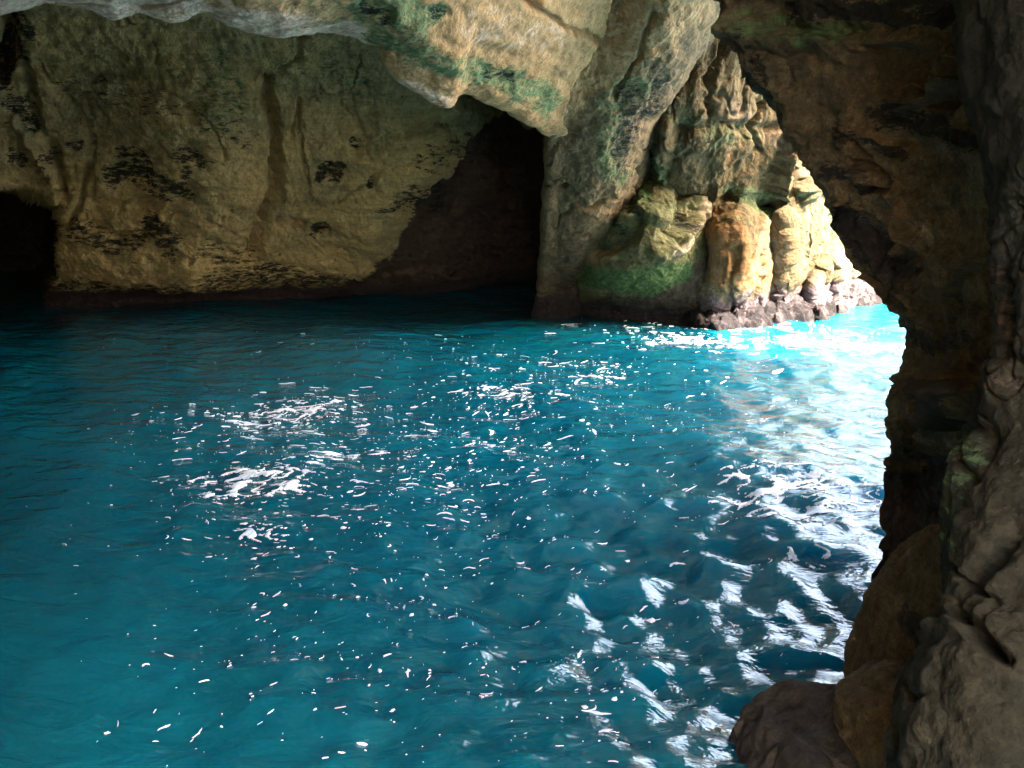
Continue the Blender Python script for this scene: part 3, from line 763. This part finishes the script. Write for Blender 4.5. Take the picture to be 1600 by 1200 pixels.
o = blob('boulder', [(1138, 1240), (1150, 1206), (1178, 1160), (1204, 1132), (1244, 1112), (1288, 1103), (1320, 1106), (1336, 1122), (1342, 1160), (1346, 1220), (1340, 1310), (1150, 1310)], 6.6, 0.7, M_BOULDER, 260, 160, disp=[('f', 0.8, 0.09), ('r', 1.4, 0.09), ('w', 1.7, 0.05), ('r', 4, 0.03), ('p', 6, 0.02), ('f', 12, 0.01), ('c', 1.3, 0.06)], seed=33, tide=(-0.1, 0.2))
tag(o, 'dark rounded boulder in the water at the bottom of the picture', 'boulder')
o = blob('boulder', [(1336, 1100), (1370, 1078), (1392, 1062), (1425, 1062), (1436, 1090), (1428, 1140), (1420, 1210), (1415, 1300), (1345, 1300), (1338, 1180)], 6.2, 0.55, M_PILLAR, 220, 140, disp=[('f', 0.9, 0.08), ('r', 1.4, 0.09), ('r', 4, 0.03), ('f', 10, 0.012)], seed=34, strokes=[('brown', [(1400, 1080), (1395, 1200)], 18, 0.7)])
tag(o, 'tan angular boulder wedged between the dark boulder and greenish column', 'boulder')
o = blob('boulder', [(1215, 1230), (1230, 1190), (1255, 1172), (1290, 1184), (1305, 1240), (1260, 1290)], 6.05, 0.35, M_BOULDER, 140, 80, disp=[('f', 0.9, 0.05), ('r', 1.4, 0.04), ('f', 5, 0.015)], seed=35, tide=(-0.2, 0.1))
tag(o, 'small boulder in front of the dark rounded boulder at the bottom edge', 'boulder')

# rest of the cave out of view, plus rock added to shape the light
def slab(name, c, nu, nv, mat, back, seed, amp=0.4):
    c = np.array(c, float)
    u = np.linspace(0, 1, nu)[None, :, None]
    v = np.linspace(0, 1, nv)[:, None, None]
    P = ((c[0] * (1 - u) + c[1] * u) * (1 - v) + (c[3] * (1 - u) + c[2] * u) * v).reshape(-1, 3)
    N = np.cross(c[1] - c[0], c[3] - c[0]); N /= np.linalg.norm(N)
    V = P + N * (rock_relief(P, [('f', 0.25, amp), ('r', 0.8, amp * 0.3), ('f', 2, amp * 0.15)], seed))[:, None]
    n0 = len(V)
    V = np.vstack([V, c + np.array(back)])
    k = [0, nu - 1, n0 - 1, n0 - nu]
    b = [n0, n0 + 1, n0 + 2, n0 + 3]
    Fs = [grid_faces(nv, nu), np.array([b])]
    edges = [np.arange(nu), np.arange(nv) * nu + nu - 1, n0 - nu + np.arange(nu)[::-1], np.arange(nv)[::-1] * nu]
    for i, e in enumerate(edges):
        Fs.append(np.concatenate([e, [b[(i + 1) % 4], b[i]]])[None])
    full = {q: np.zeros(len(V)) for q in MASKS + ('tide',)}
    return mesh_obj(name, V, Fs, mat, full)

tag(slab('cave_side_wall_or_added_spur', [(-30, 48, -1.5), (-13, -7, -1.5), (-13, -7, 9.9), (-30, 48, 9.9)], 120, 50, M_WALL, (-2, 0, 0), 51), 'rough cave wall beyond the left edge', 'cave wall', kind='structure')
tag(slab('cave_rear_wall', [(5.2, -6, -1.5), (8, -6, -1.5), (8, -6, 9.5), (5.2, -6, 9.5)], 40, 50, M_WALL, (0, -2, 0), 59), 'rough cave wall right of the rear opening made for fill light', 'cave wall', kind='structure')
tag(slab('cave_rear_wall', [(-14, -6, -1.5), (-1.6, -6, -1.5), (-1.6, -6, 9.5), (-14, -6, 9.5)], 90, 50, M_WALL, (0, -2, 0), 52), 'rough cave wall behind the viewpoint', 'cave wall', kind='structure')  # gap between the rear walls left open to add fill light
tag(slab('cave_side_wall_or_added_spur', [(-14, 4.4, -1.5), (-2.75, 4.4, -1.5), (-2.75, 4.4, 9.4), (-14, 4.4, 9.4)], 80, 60, M_WALL, (0, -1.5, 0), 62, 0.12), 'unseen spur added left of the viewpoint to shade the water', 'cave wall', kind='structure')  # put in to keep rear light off the left water
tag(slab('cave_rear_flank_sun_block', [(6.5, -7, -1.5), (3.8, 5.8, -1.5), (3.8, 5.8, 24), (6.5, -7, 24)], 70, 50, M_NEAR, (3, 0, 0), 53, 0.25), 'rough cave wall right of the viewpoint, raised to block the sun', 'cave wall', kind='structure')  # height above the roof added to stop the sun
tag(slab('cave_or_added_roof', [(-22, -8, 9.2), (-22, -1.2, 9.2), (-1.4, -1.2, 9.2), (-1.4, -8, 9.2)], 60, 30, M_CEIL, (0, 0, 2), 61, 0.2), 'cave roof left of the rear opening made for fill light', 'cave roof', kind='structure')
tag(slab('cave_or_added_roof', [(-22, -1.5, 9.2), (-32, 48, 9.8), (3.2, 26, 9.6), (3.2, -1.5, 9.2)], 90, 70, M_CEIL, (0, 0, 2), 54), 'cave roof above the ceiling slab', 'cave roof', kind='structure')
tag(slab('cave_or_added_roof', [(2.8, -1.2, 9.0), (2.8, 7.2, 9.0), (7.5, 7.2, 9.0), (7.5, -1.2, 9.0)], 50, 70, M_CEIL, (0, 0, 2), 58, 0.2), 'unseen roof piece added to stop sunlight leaking in', 'cave roof', kind='structure')  # extra roof closing a sun leak onto the pool
tag(slab('cave_or_added_roof', [(2.6, 11.5, 13.5), (2.6, 23, 13.5), (13.6, 21.5, 13.5), (15.2, 11.5, 13.5)], 70, 70, M_CEIL, (0, 0, 2), 55), 'unseen slab added over the cave mouth to shade the cliff', 'cave roof', kind='structure')  # high slab added to shade the buttress and upper cliff
tag(slab('added_headland', [(40, 6.8, -2), (4.4, 6.8, -2), (3.0, 6.8, 26), (40, 6.8, 26)], 120, 90, M_CLIFF, (0, -5, 0), 56, 0.5), 'unseen rock mass added right of the cave to shade the water', 'cliff', kind='structure')  # tall rock mass added to keep direct sun off the pool
tag(slab('added_headland', [(-19, 6.8, 9.4), (-19, 6.8, 24), (4, 6.8, 26), (4, 6.8, 9.4)], 60, 40, M_CLIFF, (0, -5, 0), 57, 0.5), 'unseen rock mass added above the cave to block the sun', 'cliff', kind='structure')  # added rock mass carried on above the cave, also blocking the sun

tag(slab('added_headland', [(4, 84, -2), (95, 28, -2), (95, 28, 12), (4, 84, 17)], 160, 50, M_CLIFF, (4, 9, 0), 60, 1.6), 'unseen far cliff added to cut bright sky from the reflections', 'cliff', kind='structure')  # distant cliff added to darken the low sky mirrored in the water

# ------------------------------------------------------------------ foam
def flow(x, y):
    """direction the drifting foam is drawn out in"""
    q = np.stack([np.atleast_1d(x), np.atleast_1d(y), np.full(np.size(x), 2.2)], -1)
    return 0.25 + 2.4 * fbm(q, 0.22, 2, 0.5, 61) + 0.8 * fbm(q, 1.1, 2, 0.5, 62)


def threads(paths):
    """paths: list of (x, y, width) arrays; thin ragged ribbons of foam lying on the surface"""
    V, F4, n0 = [], [], 0
    for x, y, w in paths:
        n = len(x)
        tx, ty = np.gradient(x), np.gradient(y)
        L = np.maximum(np.hypot(tx, ty), 1e-6)
        nx, ny = -ty / L, tx / L
        wl, wr = w * rng.uniform(0.6, 1.4, n), w * rng.uniform(0.6, 1.4, n)
        for off, lift in ((wl, -0.004), (wl * 0.5, 0.004), (-wr * 0.5, 0.004), (-wr, -0.004)):
            X, Y = x + nx * off, y + ny * off
            V.append(np.stack([X, Y, wave(X, Y) + lift], -1))
        i = np.arange(n - 1)
        for k in range(3):
            a = n0 + k * n + i
            F4.append(np.stack([a, a + 1, a + n + 1, a + n], -1))
        n0 += 4 * n
    return np.vstack(V), [np.vstack(F4)]


def thread(x, y, length, width, th, curl=0.5, n=8):
    s = np.linspace(-0.5, 0.5, n)
    a = th + curl * rng.normal() * s * 2 + 0.35 * np.cumsum(rng.normal(0, 0.5, n)) * min(1, n / 8)
    d = length / (n - 1)
    px = x + np.cumsum(np.cos(a)) * d
    py = y + np.cumsum(np.sin(a)) * d
    px += x - px.mean(); py += y - py.mean()
    prof = np.clip(np.sqrt(np.clip(1 - (2 * s) ** 2, 0, 1)), 0.12, 1) * rng.uniform(0.55, 1.2, n)
    return px, py, width * prof


clusters = [  # column, row, spread x, spread y, count, size range (m)
    (500, 640, 80, 26, 90, 0.02, 0.13), (400, 655, 70, 16, 60, 0.02, 0.1), (660, 690, 150, 60, 280, 0.015, 0.10), (790, 620, 60, 28, 150, 0.015, 0.12), (560, 720, 160, 50, 220, 0.012, 0.07),
    (700, 760, 120, 50, 210, 0.012, 0.06), (400, 770, 80, 50, 140, 0.015, 0.08), (560, 830, 140, 80, 150, 0.01, 0.05), (500, 960, 140, 80, 75, 0.01, 0.05), (640, 1000, 200, 110, 110, 0.01, 0.045),
    (350, 1100, 160, 60, 45, 0.01, 0.05), (780, 1080, 130, 80, 60, 0.01, 0.06), (940, 580, 40, 18, 70, 0.02, 0.12), (860, 560, 90, 20, 60, 0.02, 0.08), (960, 640, 120, 60, 130, 0.012, 0.07), (1060, 520, 120, 14, 150, 0.03, 0.16),
    (960, 850, 140, 140, 70, 0.01, 0.05), (1060, 960, 70, 110, 60, 0.01, 0.06), (1180, 700, 120, 120, 140, 0.012, 0.08), (1250, 520, 90, 22, 150, 0.03, 0.2), (300, 680, 60, 30, 40, 0.015, 0.07), (620, 560, 250, 30, 70, 0.012, 0.05), (200, 850, 120, 150, 14, 0.012, 0.05), (940, 1080, 30, 60, 25, 0.02, 0.08)]
paths = []
for cx, cy, sx, sy, n, s0, s1 in clusters:
    px = rng.normal(cx, sx, n); py = rng.normal(cy, sy, n)
    ok = (py > 500) & (py < 1230)
    W = on_water(px[ok], py[ok])
    TH = flow(W[:, 0], W[:, 1])
    for (x, y, _), th, q in zip(W, TH, py[ok]):
        s = 0.8 * s0 + (1.35 * s1 - 0.8 * s0) * rng.random() ** 4.5
        r = rng.random()
        if r < 0.35:
            paths.append(thread(x, y, s * rng.uniform(0.8, 1.6), s * rng.uniform(0.35, 0.7), th + rng.normal(0, 0.6), 0.3, 5))
        else:
            paths.append(thread(x, y, s * rng.uniform(1.4, 3.0), s * rng.uniform(0.16, 0.36), th + rng.normal(0, 0.35), 0.7, 7))
V, Fs = threads(paths)
tag(mesh_obj('foam_flecks', V, Fs, M_FOAM), 'white flecks of foam scattered over the turquoise water', 'foam', kind='stuff')


def foam_or_glare_patch(cx, cy, rx, ry, rot, cell, amt, seed, label, stretch=1.5):
    """lace of foam: a web of bubbles lines that thickens into clots near the middle"""
    c = on_water(np.array([cx]), np.array([cy]))[0]
    nx, ny = int(2 * rx / cell), int(2 * ry / cell)
    gx, gy = np.meshgrid(np.linspace(-rx, rx, nx), np.linspace(-ry, ry, ny))
    gx, gy = gx.ravel(), gy.ravel()
    q = np.stack([gx / stretch, gy, np.full(gx.size, seed * 3.37)], -1)
    w = 0.16 * np.stack([fbm(q, 2.0, 3, seed=1), fbm(q, 2.0, 3, seed=2), 0 * gx], -1) + 0.05 * np.stack([fbm(q, 7.0, 2, seed=3), fbm(q, 7.0, 2, seed=4), 0 * gx], -1)
    q = q + w
    e = np.hypot(gx / rx, gy / ry)
    env = (1 - sstep(0.2, 1.0, e)) * 1.1 + 0.75 * fbm(q, 1.1, 3, 0.55, seed + 5) - 0.28 + amt
    env = np.clip(env, -0.2, 1.0)
    web = np.minimum(0.16 * env - np.abs(perlin(q * 2.6 + 5)), 0.30 * env - 0.02 - np.abs(perlin(q * 6.5 + 11)) * 0.8)
    web = np.maximum(web, 0.10 * env - 0.015 - np.abs(perlin(q * 4.4 + 31)))
    clot = (fbm(q, 3.6, 5, 0.65, seed + 9) - 0.56 + 0.30 * env) * 0.5
    f = np.where(env > 0.03, np.maximum(web, clot), -1)
    x = c[0] + gx * math.cos(rot) - gy * math.sin(rot)
    y = c[1] + gx * math.sin(rot) + gy * math.cos(rot)
    z = wave(x, y) + np.clip(f * 0.2, -0.004, 0.02) + 0.002
    kp = (f > 0).reshape(ny, nx)
    kf = (kp[:-1, :-1].astype(int) + kp[1:, :-1] + kp[:-1, 1:] + kp[1:, 1:]) >= 3
    Fq = grid_faces(ny, nx)[kf.ravel()]
    used = np.unique(Fq)
    remap = np.full(gx.size, -1); remap[used] = np.arange(len(used))
    o = mesh_obj('foam_or_glare_patch', np.stack([x, y, z], -1)[used], [remap[Fq]], M_FOAM)
    tag(o, label, 'foam', kind='stuff')


foam_or_glare_patch(465, 645, 2.4, 1.9, 0.25, 0.022, 0.05, 1, 'ragged foam patch farther back, left of the middle of the pool')
foam_or_glare_patch(390, 755, 1.8, 1.25, 0.2, 0.016, 0.08, 2, 'lacy foam patch in front of the ragged one, left of the middle')
foam_or_glare_patch(1240, 880, 0.9, 0.5, 0.1, 0.012, -0.12, 12, 'few foam scraps added to the white glare left of the pier')  # foam that also stands in for white glare on the water
foam_or_glare_patch(412, 828, 0.6, 0.35, -0.1, 0.012, 0.1, 3, 'small foam scrap just below the lacy patch')
foam_or_glare_patch(550, 706, 1.1, 0.3, -0.05, 0.014, 0.1, 4, 'thin foam streak right of the lacy patch', 2.5)
foam_or_glare_patch(1235, 541, 4.6, 0.6, -0.02, 0.03, 0.7, 5, 'long white foam line of the small wave in the cave mouth', 3.0)
foam_or_glare_patch(1075, 536, 1.8, 1.0, 0.2, 0.026, 0.1, 6, 'broken foam at the left end of the wave line')
foam_or_glare_patch(790, 615, 1.7, 1.2, 0.1, 0.02, -0.15, 7, 'loose scatter of foam scraps in the middle of the pool')
foam_or_glare_patch(945, 578, 1.2, 0.8, 0.2, 0.022, -0.05, 8, 'foam scraps between the middle of the pool and the wave line')
for a in [(1280, 800, 2.2, 1.8, 0.1, 0.016, 0.12, 11, 'white foam added to the glare beside the pier, farthest of the foam patches there', 1.8)]:  # foam filling out the white glare beside the pier
    foam_or_glare_patch(*a)
